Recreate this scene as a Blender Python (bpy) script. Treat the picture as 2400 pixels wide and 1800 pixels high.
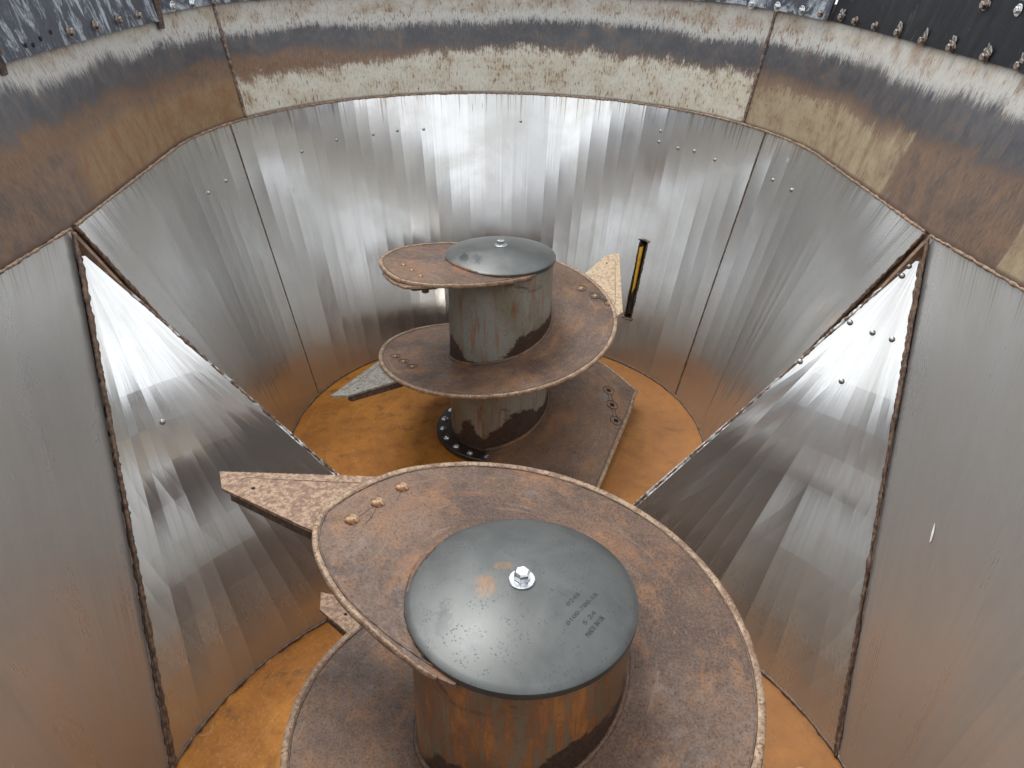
import bpy, bmesh, math, random
import numpy as np
from mathutils import Vector, Matrix
random.seed(7)
C = bpy.context.scene
for o in list(bpy.data.objects): bpy.data.objects.remove(o)
PI = math.pi

# ------------------------------------------------------------------ camera
cd = bpy.data.cameras.new('camera'); cam = bpy.data.objects.new('camera', cd)
C.collection.objects.link(cam)
cd.sensor_width = 36; cd.lens = 1770.64/2400*36; cd.clip_start = 0.02; cd.clip_end = 500
M = Matrix(((9.99231114e-01, 3.90561218e-04, -3.92049609e-02),
            (-3.41420055e-02, 5.00252506e-01, -8.65206191e-01),
            (1.92744640e-02, 8.65879482e-01, 4.99881204e-01)))
cam.matrix_world = Matrix.Translation((-0.0819067, -2.17016829, 2.11017099)) @ M.to_4x4()
C.camera = cam

# ------------------------------------------------------------------ sky + overcast sun
SUN_EL, SUN_AZ = math.radians(62), math.radians(-35)      # azimuth measured from +Y towards +X
w = bpy.data.worlds.new('World'); C.world = w; w.use_nodes = True
nt = w.node_tree; nt.nodes.clear()
sky = nt.nodes.new('ShaderNodeTexSky'); sky.sky_type = 'NISHITA'; sky.sun_disc = False
sky.sun_elevation = SUN_EL; sky.sun_rotation = SUN_AZ
sky.air_density = 1.0; sky.dust_density = 6.0; sky.ozone_density = 0.6
hs = nt.nodes.new('ShaderNodeHueSaturation'); hs.inputs['Saturation'].default_value = 0.22
tc = nt.nodes.new('ShaderNodeTexCoord')
cn = nt.nodes.new('ShaderNodeTexNoise'); cn.inputs['Scale'].default_value = 2.1; cn.inputs['Detail'].default_value = 4
cr = nt.nodes.new('ShaderNodeMapRange'); cr.inputs[1].default_value = .35; cr.inputs[2].default_value = .68
cr.inputs[3].default_value = .58; cr.inputs[4].default_value = 1.22
mx = nt.nodes.new('ShaderNodeMix'); mx.data_type = 'RGBA'; mx.blend_type = 'MULTIPLY'; mx.inputs[0].default_value = 1
bg = nt.nodes.new('ShaderNodeBackground'); bg.inputs['Strength'].default_value = 0.15
wo = nt.nodes.new('ShaderNodeOutputWorld')
nt.links.new(sky.outputs[0], hs.inputs['Color'])
nt.links.new(tc.outputs['Generated'], cn.inputs['Vector'])
nt.links.new(cn.outputs['Fac'], cr.inputs[0])
# high cloud sheet: the clear sky shows only faintly through an even grey-white layer
ov = nt.nodes.new('ShaderNodeMix'); ov.data_type = 'RGBA'; ov.inputs[0].default_value = .8; ov.inputs[7].default_value = (8.3, 8.5, 8.7, 1)
nt.links.new(hs.outputs[0], ov.inputs[6]); nt.links.new(ov.outputs[2], mx.inputs[6]); nt.links.new(cr.outputs[0], mx.inputs[7])
nt.links.new(mx.outputs[2], bg.inputs['Color']); nt.links.new(bg.outputs[0], wo.inputs['Surface'])

sl = bpy.data.lights.new('sun', 'SUN'); sl.energy = 1.0; sl.angle = math.radians(22); sl.color = (1, .965, .91)
so = bpy.data.objects.new('sun', sl); C.collection.objects.link(so)
sd = Vector((math.sin(SUN_AZ)*math.cos(SUN_EL), math.cos(SUN_AZ)*math.cos(SUN_EL), math.sin(SUN_EL)))
so.rotation_euler = sd.to_track_quat('Z', 'Y').to_euler(); so.location = sd*20

C.render.engine = 'CYCLES'
C.view_settings.view_transform = 'Standard'; C.view_settings.look = 'None'
C.view_settings.gamma = 1; C.view_settings.exposure = 0.48; C.view_settings.use_curve_mapping = False
C.render.resolution_x = 1024; C.render.resolution_y = 768
C.cycles.max_bounces = 10; C.cycles.glossy_bounces = 6; C.cycles.diffuse_bounces = 4

# ------------------------------------------------------------------ node helpers
class N:
    def __init__(s, name):
        s.m = bpy.data.materials.new(name); s.m.use_nodes = True; s.t = s.m.node_tree
        s.b = s.t.nodes['Principled BSDF']
    def L(s, a, b): s.t.links.new(a, b)
    def new(s, k): return s.t.nodes.new(k)
    def val(s, x, inp):
        if isinstance(x, (int, float)): inp.default_value = x
        elif isinstance(x, (tuple, list)): inp.default_value = tuple(x) + ((1,) if len(x) == 3 and len(inp.default_value) == 4 else ())
        else: s.L(x, inp)
    def obj(s):
        if not hasattr(s, '_o'): s._o = s.new('ShaderNodeTexCoord').outputs['Object']
        return s._o
    def uv(s):
        if not hasattr(s, '_u'): s._u = s.new('ShaderNodeTexCoord').outputs['UV']
        return s._u
    def scale(s, v, sc):
        n = s.new('ShaderNodeMapping'); s.L(v, n.inputs[0]); n.inputs['Scale'].default_value = sc; return n.outputs[0]
    def noise(s, v, sc=5, det=6, rough=.6, dist=0):
        n = s.new('ShaderNodeTexNoise'); s.L(v, n.inputs['Vector'])
        n.inputs['Scale'].default_value = sc; n.inputs['Detail'].default_value = det
        n.inputs['Roughness'].default_value = rough; n.inputs['Distortion'].default_value = dist
        return n.outputs['Fac']
    def voro(s, v, sc=5, feat='F1'):
        n = s.new('ShaderNodeTexVoronoi'); s.L(v, n.inputs['Vector']); n.inputs['Scale'].default_value = sc; n.feature = feat
        return n.outputs['Distance']
    def rng(s, x, a, b, c=0., d=1.):
        n = s.new('ShaderNodeMapRange'); s.val(x, n.inputs[0])
        for i, q in enumerate((a, b, c, d)): n.inputs[i+1].default_value = q
        n.interpolation_type = 'SMOOTHSTEP'
        return n.outputs[0]
    def mth(s, op, a, b=0., c=0.):
        n = s.new('ShaderNodeMath'); n.operation = op; s.val(a, n.inputs[0]); s.val(b, n.inputs[1]); s.val(c, n.inputs[2])
        return n.outputs[0]
    def mix(s, f, a, b, mode='MIX'):
        n = s.new('ShaderNodeMix'); n.data_type = 'RGBA'; n.blend_type = mode
        s.val(f, n.inputs[0]); s.val(a, n.inputs[6]); s.val(b, n.inputs[7]); return n.outputs[2]
    def sep(s, v):
        n = s.new('ShaderNodeSeparateXYZ'); s.L(v, n.inputs[0]); return n.outputs
    def bump(s, h, st=.3, dist=.002, prev=None):
        n = s.new('ShaderNodeBump'); s.L(h, n.inputs['Height']); n.inputs['Strength'].default_value = st
        n.inputs['Distance'].default_value = dist
        if prev is not None: s.L(prev, n.inputs['Normal'])
        return n.outputs[0]
    def fin(s, col=None, rough=None, metal=None, normal=None, spec=None):
        b = s.b
        if col is not None: s.val(col, b.inputs['Base Color'])
        if rough is not None: s.val(rough, b.inputs['Roughness'])
        if metal is not None: s.val(metal, b.inputs['Metallic'])
        if spec is not None: s.val(spec, b.inputs['Specular IOR Level'])
        if normal is not None: s.L(normal, b.inputs['Normal'])
        return s.m

# ---------- materials
def m_rust_floor():
    n = N('rust_floor'); o = n.obj()
    a = n.noise(o, 2.2, 8, .65, .4); b = n.noise(o, 14, 8, .7); c = n.noise(o, 120, 4, .7)
    col = n.mix(n.rng(a, .36, .64), (.32, .110, .010), (.52, .205, .022))
    col = n.mix(n.rng(b, .48, .72), col, (.22, .092, .03))
    col = n.mix(n.mth('MULTIPLY', n.rng(c, .5, .75), .5), col, (.62, .33, .11))
    X0, Y0, Z0 = n.sep(o)
    pw = n.noise(polar(n, X0, n.mth('SUBTRACT', n.mth('ABSOLUTE', Y0), 1.0177), 50, 1.3), 1., 6, .75, .25)
    col = n.mix(n.mth('MULTIPLY', n.rng(pw, .55, .70), .32), col, (.60, .33, .12))
    col = n.mix(n.mth('MULTIPLY', n.rng(pw, .45, .30), .40), col, (.17, .075, .02))
    # brown film towards the drivers' right side of the floor
    x = n.sep(o)[0]
    col = n.mix(n.mth('MULTIPLY', n.rng(n.mth('ADD', x, n.mth('MULTIPLY', b, .9)), .55, 1.3), .7), col, (.27, .125, .05))
    d = n.noise(o, 5.5, 6, .75, .8)
    col = n.mix(n.mth('MULTIPLY', n.rng(d, .56, .70), .65), col, (.12, .06, .024))
    # pale rings left by dried drops
    v = n.voro(n.scale(o, (1, 1, 0)), 5.5)
    ring = n.mth('MULTIPLY', n.rng(v, .11, .125), n.mth('SUBTRACT', 1, n.rng(v, .135, .15)))
    ring = n.mth('MULTIPLY', ring, n.rng(n.noise(o, 3, 2), .53, .58))
    col = n.mix(n.mth('MULTIPLY', ring, .5), col, (.60, .38, .17))
    bp = n.bump(c, .35, .0015, n.bump(b, .3, .003))
    return n.fin(col, n.rng(b, .3, .7, .48, .72), 0., bp, .35)

def polar(n, X, Y, a, b):
    R = n.mth('SQRT', n.mth('ADD', n.mth('MULTIPLY', X, X), n.mth('MULTIPLY', Y, Y))); A = n.mth('ARCTAN2', Y, X)
    c = n.new('ShaderNodeCombineXYZ'); n.L(n.mth('MULTIPLY', R, a), c.inputs[0]); n.L(n.mth('MULTIPLY', A, b), c.inputs[1]); return c.outputs[0]
def m_auger(name='auger_rust', light=0.):
    n = N(name); o = n.obj()
    a = n.noise(o, 3.0, 8, .62, .3); b = n.noise(o, 11, 9, .72, .3); c = n.noise(o, 170, 3, .7); d = n.noise(o, 45, 5, .7)
    col = n.mix(n.rng(a, .35, .65), (.082, .050, .037), (.185, .107, .068))
    col = n.mix(n.mth('MULTIPLY', n.rng(b, .48, .70), .7), col, (.29, .14, .058))
    col = n.mix(n.mth('MULTIPLY', n.rng(n.noise(o, 6.3, 7, .7), .55, .7), .6), col, (.21, .175, .165))
    col = n.mix(n.mth('MULTIPLY', n.rng(c, .50, .74), .28), col, (.34, .23, .165))
    col = n.mix(n.mth('MULTIPLY', n.rng(c, .50, .32), .75), col, (.035, .022, .018))
    col = n.mix(n.mth('MULTIPLY', n.rng(d, .62, .75), .35), col, (.36, .30, .25))
    X, Y, Z = n.sep(o)
    pl = n.noise(polar(n, X, Y, 42, 1.6), 1., 6, .75, .2); p2 = n.noise(polar(n, X, Y, 9, 1.1), 1., 5, .6, .4)
    col = n.mix(n.mth('MULTIPLY', n.rng(pl, .56, .70), .35), col, (.36, .24, .16))
    col = n.mix(n.mth('MULTIPLY', n.rng(pl, .44, .30), .45), col, (.055, .034, .027))
    col = n.mix(n.mth('MULTIPLY', n.rng(p2, .54, .70), .45), col, (.33, .145, .055))
    bp = n.bump(c, .35, .0012, n.bump(d, .3, .002, n.bump(b, .25, .004)))
    return n.fin(col, n.rng(d, .3, .7, .40, .68), .0, bp, .45)

def m_edge():
    n = N('worn_flight_edge'); o = n.obj()
    b = n.noise(o, 28, 6, .7); c = n.noise(o, 140, 3, .7)
    col = n.mix(n.rng(b, .36, .62), (.21, .13, .085), (.42, .31, .21))
    col = n.mix(n.rng(c, .50, .62), col, (.16, .085, .05))
    return n.fin(col, .55, .15, n.bump(c, .5, .002), .5)

def m_weld(name='rust_weld', c1=(.075, .045, .032), c2=(.21, .13, .085), shine=0):
    n = N(name); o = n.obj()
    b = n.noise(o, 60, 5, .7); c = n.noise(o, 9, 4, .6)
    col = n.mix(n.rng(b, .40, .62), c1, c2)
    met = 0.
    if shine:
        met = n.rng(n.noise(o, 23, 3), .50, .60)
        col = n.mix(met, col, (.6, .6, .6))
    return n.fin(col, n.rng(b, .3, .7, .35, .6), met, n.bump(b, .5, .003), .5)

def m_tube(nm, k, paint=((.17, .15, .105), (.25, .24, .21))):
    n = N(nm); o = n.obj()
    st = n.noise(n.scale(o, (9, 9, 1.1)), 3.2, 8, .7, .3); big = n.noise(n.scale(o, (1, 1, .6)), 5, 6, .65, .5); fine = n.noise(o, 90, 4, .7)
    col = n.mix(n.rng(big, .35, .65), *paint)
    col = n.mix(n.mth('MULTIPLY', n.rng(n.mth('ADD', st, n.mth('MULTIPLY', n.mth('SUBTRACT', fine, .5), .25)), .54-k, .68-k), .9), col, (.19, .068, .024))
    col = n.mix(n.mth('MULTIPLY', n.rng(n.mth('ADD', st, n.mth('MULTIPLY', n.mth('SUBTRACT', big, .5), .5)), .62-k, .80-k), .8), col, (.40, .155, .04))
    col = n.mix(n.mth('MULTIPLY', n.rng(n.noise(o, 4.0, 8, .75, .6), .59, .66), .8), col, (.06, .034, .024))
    col = n.mix(n.mth('MULTIPLY', n.rng(fine, .55, .75), .35), col, (.40, .25, .14))
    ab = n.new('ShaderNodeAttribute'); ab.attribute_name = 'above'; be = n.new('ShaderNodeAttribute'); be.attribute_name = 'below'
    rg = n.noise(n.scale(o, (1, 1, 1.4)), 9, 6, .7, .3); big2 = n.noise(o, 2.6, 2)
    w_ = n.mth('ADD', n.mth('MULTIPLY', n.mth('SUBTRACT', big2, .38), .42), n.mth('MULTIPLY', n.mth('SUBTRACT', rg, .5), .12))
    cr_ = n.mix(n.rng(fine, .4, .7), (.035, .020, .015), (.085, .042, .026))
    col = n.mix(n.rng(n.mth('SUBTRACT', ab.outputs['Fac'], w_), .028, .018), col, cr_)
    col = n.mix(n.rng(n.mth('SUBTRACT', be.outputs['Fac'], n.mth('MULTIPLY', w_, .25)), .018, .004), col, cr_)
    Zt = n.sep(o)[2]
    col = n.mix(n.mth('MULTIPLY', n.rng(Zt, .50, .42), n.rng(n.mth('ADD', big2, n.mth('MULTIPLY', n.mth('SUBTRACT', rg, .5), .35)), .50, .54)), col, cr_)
    col = n.mix(n.mth('MULTIPLY', n.rng(fine, .46, .30), .5), col, (.05, .035, .025))
    bp = n.bump(fine, .2, .001, n.bump(st, .2, .002))
    return n.fin(col, n.rng(big, .3, .7, .42, .62), 0., bp, .5)

def m_liner(name, seed=0., base=(.69, .695, .70), r0=.13, r1=.23, film=.0, grime=True, metal=.86, lowfilm=0):
    """brushed stainless sheet: uv = (metres along the wall, metres above the floor)"""
    n = N(name); u = n.uv(); o = n.obj()
    s1 = n.noise(n.scale(u, (30, .35, 1)), 2.3, 2, .5, .0)
    cloud = n.noise(u, 2.4, 6, .62, .4)
    col = n.mix(n.rng(cloud, .35, .68), base, tuple(q*.86 for q in (base[0], base[1]*.985, base[2]*.95)))
    col = n.mix(n.mth('MULTIPLY', n.rng(s1, .45, .75), .18), col, (.42, .40, .36))
    U, V, _ = n.sep(u)
    if grime:
        # dirty film low on the wall, run marks below the top weld
        low = n.rng(n.mth('ADD', V, n.mth('MULTIPLY', n.mth('SUBTRACT', cloud, .5), .9)), .62, .02)
        col = n.mix(n.mth('MULTIPLY', low, .45), col, (.36, .27, .18))
        runs = n.noise(n.scale(u, (46, .55, 1)), 1.6, 3, .6)
        dtop = n.mth('SUBTRACT', 1.38, V)
        rr = n.mth('MULTIPLY', n.rng(n.mth('SUBTRACT', runs, n.mth('MULTIPLY', dtop, .75)), .50, .62), n.rng(dtop, .45, .0))
        col = n.mix(n.mth('MULTIPLY', rr, .6), col, (.24, .20, .13))
    if lowfilm:
        lw = n.rng(n.mth('ADD', V, n.mth('MULTIPLY', n.mth('SUBTRACT', cloud, .5), .6)), .62, .10)
        col = n.mix(n.mth('MULTIPLY', lw, .6), col, (.46, .44, .39))
    if film: col = n.mix(film, col, (.27, .26, .24))
    if film:
        sk = n.noise(n.scale(u, (1.0, .5, 1)), 34, 3, .6, .3)
        col = n.mix(n.mth('MULTIPLY', n.rng(sk, .66, .72), .55), col, (.62, .60, .55))
        sc = n.noise(n.scale(u, (9, 1.2, 1)), 9, 5, .8, .2)
        col = n.mix(n.mth('MULTIPLY', n.rng(sc, .58, .72), .3), col, (.20, .16, .12))
    rough = n.mth('ADD', n.rng(cloud, .3, .7, r0, r1), n.mth('MULTIPLY', n.rng(s1, .4, .7), .03))
    bp = None
    m = n.fin(col, n.mth('ADD', rough, n.mth('MULTIPLY', lw, .12)) if lowfilm else rough, metal, bp)
    n.b.inputs['Anisotropic'].default_value = .35
    n.b.inputs['Anisotropic Rotation'].default_value = 0.25
    tg = n.new('ShaderNodeTangent'); tg.direction_type = 'UV_MAP'; n.L(tg.outputs[0], n.b.inputs['Tangent'])
    # scratches that show bare bright metal are left to the noise above
    return m

def m_upper():
    """painted upper wall; uv = (metres along the wall, height), coloured in dark and pale horizontal bands with ragged, streaky borders"""
    n = N('banded_upper_paint'); u = n.uv(); U, V, _ = n.sep(u)
    rag = n.noise(n.scale(u, (34, 2.0, 1)), 1.5, 4, .65, .1); wav = n.noise(n.scale(u, (1, .3, 1)), 1.3, 3, .5)
    fine = n.noise(n.scale(u, (150, 30, 1)), 1, 4, .75); blot = n.noise(u, 7, 8, .7, .3); pit = n.noise(n.scale(u, (90, 28, 1)), 1, 3, .6)
    at = n.new('ShaderNodeAttribute'); at.attribute_name = 'zone'; zn = at.outputs['Fac']   # 0 centre sheet, 1 left sheet, 2 right sheet
    h = n.mth('ADD', V, n.mth('ADD', n.mth('ADD', n.mth('MULTIPLY', n.mth('SUBTRACT', rag, .5), .07), n.mth('MULTIPLY', n.mth('SUBTRACT', fine, .5), .14)), n.mth('MULTIPLY', n.mth('SUBTRACT', wav, .5), .14)))
    hf = n.mth('ADD', h, n.mth('MULTIPLY', n.mth('SUBTRACT', blot, .5), .16))
    isL = n.rng(zn, .45, .55); isL = n.mth('MULTIPLY', isL, n.rng(zn, 1.55, 1.45)); isR = n.rng(zn, 1.45, 1.55)
    side = n.mth('MAXIMUM', isL, isR)
    at3 = n.new('ShaderNodeAttribute'); at3.attribute_name = 'leftish'
    cream = n.mix(n.rng(blot, .35, .7), (.56, .54, .47), (.45, .39, .29))
    gold = n.mix(n.rng(blot, .35, .65), (.19, .095, .040), (.25, .165, .085))
    khaki = n.mix(n.rng(blot, .35, .65), (.34, .275, .175), (.235, .175, .11))
    low = n.mix(isL, cream, gold); low = n.mix(isR, low, khaki)
    brown = n.mix(n.rng(n.mth('ADD', fine, n.mth('MULTIPLY', n.mth('SUBTRACT', blot, .5), .8)), .35, .65), (.085, .062, .050), (.20, .125, .082))
    # the khaki and gold patches of the side sheets end some way round
    at2 = n.new('ShaderNodeAttribute'); at2.attribute_name = 'patch'
    low = n.mix(n.mth('MULTIPLY', side, n.rng(n.mth('ADD', at2.outputs['Fac'], n.mth('MULTIPLY', n.mth('SUBTRACT', blot, .5), .5)), .30, .42)), low, brown)
    rust = n.mix(n.rng(fine, .42, .6), (.13, .070, .038), (.21, .125, .072))
    dark = n.mix(n.rng(blot, .35, .7), (.038, .041, .052), (.085, .084, .088))  # blue-grey tone of the middle band
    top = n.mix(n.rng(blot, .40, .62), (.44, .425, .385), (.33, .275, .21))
    lf = n.mth('MULTIPLY', n.rng(at3.outputs['Fac'], .2, .9), .055)
    col = n.mix(n.rng(n.mth('ADD', hf, lf), 1.57, 1.62), low, rust)
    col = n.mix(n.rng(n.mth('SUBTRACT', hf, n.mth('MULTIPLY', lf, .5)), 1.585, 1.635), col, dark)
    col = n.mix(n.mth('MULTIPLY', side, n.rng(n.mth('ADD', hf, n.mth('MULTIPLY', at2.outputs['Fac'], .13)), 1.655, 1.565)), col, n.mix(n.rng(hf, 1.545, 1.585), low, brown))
    col = n.mix(n.rng(n.mth('ADD', h, n.mth('MULTIPLY', n.mth('SUBTRACT', blot, .5), .08)), 1.725, 1.765), col, n.mix(n.mth('MULTIPLY', isL, .5), (.45, .445, .42), (.40, .395, .38)))  # pale tone above the dark band
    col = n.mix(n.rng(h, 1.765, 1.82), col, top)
    col = n.mix(n.mth('MULTIPLY', n.rng(n.mth('ADD', pit, n.mth('MULTIPLY', n.mth('SUBTRACT', blot, .5), .5)), .58, .66), .75), col, (.16, .075, .035))
    col = n.mix(n.mth('MULTIPLY', n.rng(fine, .48, .7), .5), col, (.12, .085, .06))
    col = n.mix(n.mth('MULTIPLY', n.rng(V, 1.40, 1.385), .85), col, (.10, .06, .045))
    streak = n.noise(n.scale(u, (60, 3.5, 1)), 1, 5, .75)
    col = n.mix(n.mth('MULTIPLY', n.rng(n.mth('ADD', streak, n.mth('MULTIPLY', n.mth('SUBTRACT', blot, .5), .7)), .58, .72), n.mth('SUBTRACT', .6, n.mth('MULTIPLY', side, .35))), col, (.19, .095, .045))
    col = n.mix(n.mth('MULTIPLY', n.rng(streak, .44, .32), .35), col, (.06, .052, .05))
    rough = n.mix(n.rng(h, 1.715, 1.74), n.mix(n.rng(hf, 1.55, 1.62), (.5,)*3, (.33,)*3), (.5,)*3)
    bp = n.bump(fine, .25, .0012, n.bump(n.noise(u, 3, 2), .15, .004))
    return n.fin(col, n.sep(rough)[0], .0, bp, .5)

def m_rubber(name, worn):
    n = N(name); o = n.obj(); u = n.uv()
    a = n.noise(n.scale(u, (2.2, 1.5, 1)), 4.5, 8, .72, .5); b = n.noise(n.scale(u, (5, 3, 1)), 7, 7, .75); c = n.noise(u, 90, 3, .7)
    if worn:
        col = n.mix(n.rng(a, .48, .60), (.018, .022, .035), (.30, .33, .37))
        col = n.mix(n.mth('MULTIPLY', n.rng(b, .50, .62), .75), col, (.045, .055, .08))
        col = n.mix(n.mth('MULTIPLY', n.rng(b, .60, .72), .6), col, (.5, .52, .54))
    else:
        col = n.mix(n.rng(a, .56, .72), (.008, .009, .012), (.05, .056, .06))
        col = n.mix(n.mth('MULTIPLY', n.rng(b, .64, .74), .5), col, (.35, .37, .36))
    return n.fin(col, n.rng(a, .3, .7, .5, .7), 0., n.bump(c, .2, .001, n.bump(a, .2, .004)), .5 if worn else .18)

def m_cap(nm, rot=None):
    n = N(nm); o = n.obj()
    mp = n.new('ShaderNodeMapping'); n.L(o, mp.inputs[0]); mp.inputs['Rotation'].default_value = (0, 0, rot or 0)
    a = n.noise(o, 7, 5, .6, .4); sp = n.voro(o, 150); sp2 = n.noise(o, 26, 3, .5)
    col = n.mix(n.rng(a, .35, .7), (.098, .104, .103), (.135, .142, .141))
    dots = n.mth('MULTIPLY', n.rng(sp, .36, .20), n.rng(sp2, .46, .60))
    col = n.mix(n.mth('MULTIPLY', dots, .55), col, (.062, .068, .072))
    X, Y, Z = n.sep(mp.outputs[0])
    def blob(cx, cy, rx, ry, ed=.35):
        d = n.mth('SQRT', n.mth('ADD', n.mth('POWER', n.mth('DIVIDE', n.mth('SUBTRACT', X, cx), rx), 2.), n.mth('POWER', n.mth('DIVIDE', n.mth('SUBTRACT', Y, cy), ry), 2.)))
        d = n.mth('ADD', d, n.mth('MULTIPLY', n.mth('SUBTRACT', n.noise(o, 24, 5, .7, .8), .5), 3.2))
        return n.rng(d, 1.15, .55)
    ru = n.mth('MAXIMUM', blob(-.035, .045, .03, .012), blob(-.075, -.005, .026, .03))
    if rot is None: ru = 0.
    scr = n.noise(n.scale(mp.outputs[0], (6, 1, 1)), 60, 4, .7)
    col = n.mix(n.mth('MULTIPLY', n.mth('MULTIPLY', ru, n.rng(scr, .38, .58)), .75), col, (.25, .14, .075))
    fsc = n.noise(n.scale(o, (1.2, 9, 1)), 26, 5, .8, .5)
    col = n.mix(n.mth('MULTIPLY', n.rng(fsc, .62, .74), .35), col, (.30, .31, .31))
    wet = n.mth('MAXIMUM', blob(-.10, -.13, .022, .045), blob(-.16, -.09, .02, .05))
    col = n.mix(n.mth('MULTIPLY', wet, .8), col, (.05, .055, .057))
    rg = n.rng(a, .3, .7, .36, .46)
    rg = n.mth('SUBTRACT', rg, n.mth('MULTIPLY', wet, .10)); rg = n.mth('ADD', rg, n.mth('MULTIPLY', dots, .12))
    bp = n.bump(n.noise(o, 300, 2), .12, .0006, n.bump(a, .1, .003))
    m = n.fin(col, rg, .72, bp, .6)
    return m

def m_simple(name, col, rough, metal=0., nz=(60, .25), col2=None, thr=(.45, .6)):
    n = N(name); o = n.obj(); b = n.noise(o, nz[0], 5, .7)
    c = n.mix(n.rng(b, *thr), col, col2 or tuple(q*.75 for q in col))
    return n.fin(c, rough, metal, n.bump(b, nz[1], .001))

MAT = dict(
    floor=m_rust_floor(), auger=m_auger(), edge=m_edge(), weld=m_weld(), tube=m_tube('auger_tube_paint', .03), tube_rusty=m_tube('rusty_auger_tube_paint', .125, ((.125, .10, .06), (.18, .15, .105))),
    weld_dark=m_weld('seam_brown_weld', (.075, .045, .036), (.26, .19, .145)), weld_bright=m_weld('shiny_weld', shine=1), weld_brown=m_weld('brown_weld', (.14, .085, .055), (.34, .24, .16), 0),
    liner=m_liner('stainless_liner'), liner_side=m_liner('stainless_liner_dull', r0=.26, r1=.36, film=.40, metal=.70),
    gusset=m_liner('stainless_gusset', r0=.11, r1=.19, base=(.74, .745, .75), grime=False, metal=.88, lowfilm=1), upper=m_upper(),
    rubber_worn=m_rubber('scuffed_rubber', True), rubber=m_rubber('black_rubber', False), cap=m_cap('grey_cap_steel'), cap_marked=m_cap('marked_grey_cap_steel', math.radians(-68)),
    zinc=m_simple('zinc_bolt', (.75, .78, .80), .22, 1., (90, .1)),
    bolt_old=m_simple('old_steel_bolt', (.34, .30, .27), .4, .8, (90, .4), (.16, .10, .07)),
    rivet_tan=m_simple('tan_rivet', (.46, .31, .18), .5, .2, (95, .5), (.20, .09, .04), (.44, .54)),
    knife=m_simple('worn_knife', (.38, .26, .165), .5, .2, (75, .5), (.17, .095, .065), (.36, .60)),
    knife_grey=m_simple('grey_knife', (.36, .35, .32), .4, .6, (60, .3), (.22, .19, .16), (.44, .6)),
    dark=m_simple('dark_steel', (.040, .030, .025), .5, .0, (60, .3), (.075, .045, .03)),
    flange=m_simple('black_flange', (.022, .017, .014), .35, .1, (60, .3), (.05, .03, .02)),
    yellow=m_simple('yellow_paint', (.72, .40, .03), .45, 0., (30, .2), (.55, .27, .02), (.5, .6)),
    shell=m_simple('rusty_shell', (.15, .09, .058), .6, 0., (40, .4), (.24, .15, .095)),
    fresh=m_simple('fresh_gouge', (.86, .86, .85), .4, 0., (40, .1), (.8, .8, .8)),
    knife_tan=m_simple('tan_knife', (.56, .44, .30), .5, .1, (75, .4), (.33, .22, .14), (.40, .66)),
    hole=m_simple('black_hole', (.008, .007, .006), .9),
    stamp=m_simple('stamped_mark', (.058, .063, .066), .4, .7, (220, .3), (.085, .090, .092), (.44, .60)),
    rod=m_simple('burnt_brown_steel', (.055, .035, .028), .55, .1, (70, .5), (.12, .075, .05)),
    crumb=m_simple('dark_crumb', (.03, .018, .014), .8),
    nub=m_simple('liner_bolt_head', (.50, .50, .49), .28, 1., (90, .2), (.25, .24, .22)),
)

# ------------------------------------------------------------------ object helpers
def link(name, me, mat, parent=None, smooth=True):
    o = bpy.data.objects.new(name, me); C.collection.objects.link(o)
    if mat is not None and not me.materials: me.materials.append(MAT[mat] if isinstance(mat, str) else mat)
    if smooth:
        for p in me.polygons: p.use_smooth = True
    if parent is not None: o.parent = parent
    return o
def mesh(name, vs, fs, uvs=None):
    me = bpy.data.meshes.new(name); me.from_pydata([tuple(map(float, v)) for v in vs], [], fs)
    if uvs is not None:
        l = me.uv_layers.new(name='UVMap')
        for p in me.polygons:
            for li in p.loop_indices: l.data[li].uv = uvs[me.loops[li].vertex_index]
    me.update(); return me
def root(name, loc, label, cat, group=None):
    o = bpy.data.objects.new(name, None); C.collection.objects.link(o); o.location = loc; o.empty_display_size = .1
    tag(o, label, cat, group); return o
def tag(o, label, cat, group=None):
    o['label'] = label; o['category'] = cat
    if group: o['group'] = group
def strip(path, prof_r, lump=.35, sides=6, step=.007, seed=1, flat=1.):
    """lumpy weld bead along a polyline of 3D points"""
    rd = random.Random(seed)
    P = [Vector(p) for p in path]; pts = []
    for a, b in zip(P[:-1], P[1:]):
        n = max(1, int((b-a).length/step))
        for i in range(n): pts.append(a.lerp(b, i/n))
    pts.append(P[-1]); vs, fs = [], []
    amp = 0
    for i, p in enumerate(pts):
        t = (pts[min(i+1, len(pts)-1)]-pts[max(i-1, 0)]).normalized()
        a = t.cross(Vector((0, 0, 1)));
        if a.length < .2: a = t.cross(Vector((0, 1, 0)))
        a.normalize(); b = t.cross(a)
        amp = amp*.6+rd.uniform(-1, 1)*.6
        r = prof_r*(1+lump*amp)
        sc = math.sin(i*1.9)*.12+1
        off = (a*rd.uniform(-1, 1)+b*rd.uniform(-1, 1))*prof_r*lump*.35
        for k in range(sides):
            q = 2*PI*k/sides; vs.append(p+off+(a*math.cos(q)+b*math.sin(q))*r*sc)
        if i:
            for k in range(sides):
                k2 = (k+1) % sides; fs.append(((i-1)*sides+k, (i-1)*sides+k2, i*sides+k2, i*sides+k))
    fs.append(tuple(range(sides))[::-1]); fs.append(tuple((len(pts)-1)*sides+k for k in range(sides)))
    return mesh('weld', vs, fs)
def lathe(prof, n=96, closed=False):
    vs, fs = [], []
    for i in range(n):
        a = 2*PI*i/n
        for r, z in prof: vs.append((r*math.cos(a), r*math.sin(a), z))
    m = len(prof)
    for i in range(n):
        j = (i+1) % n
        for k in range(m-1): fs.append((i*m+k, j*m+k, j*m+k+1, i*m+k+1))
    return mesh('lathe', vs, fs)
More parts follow.
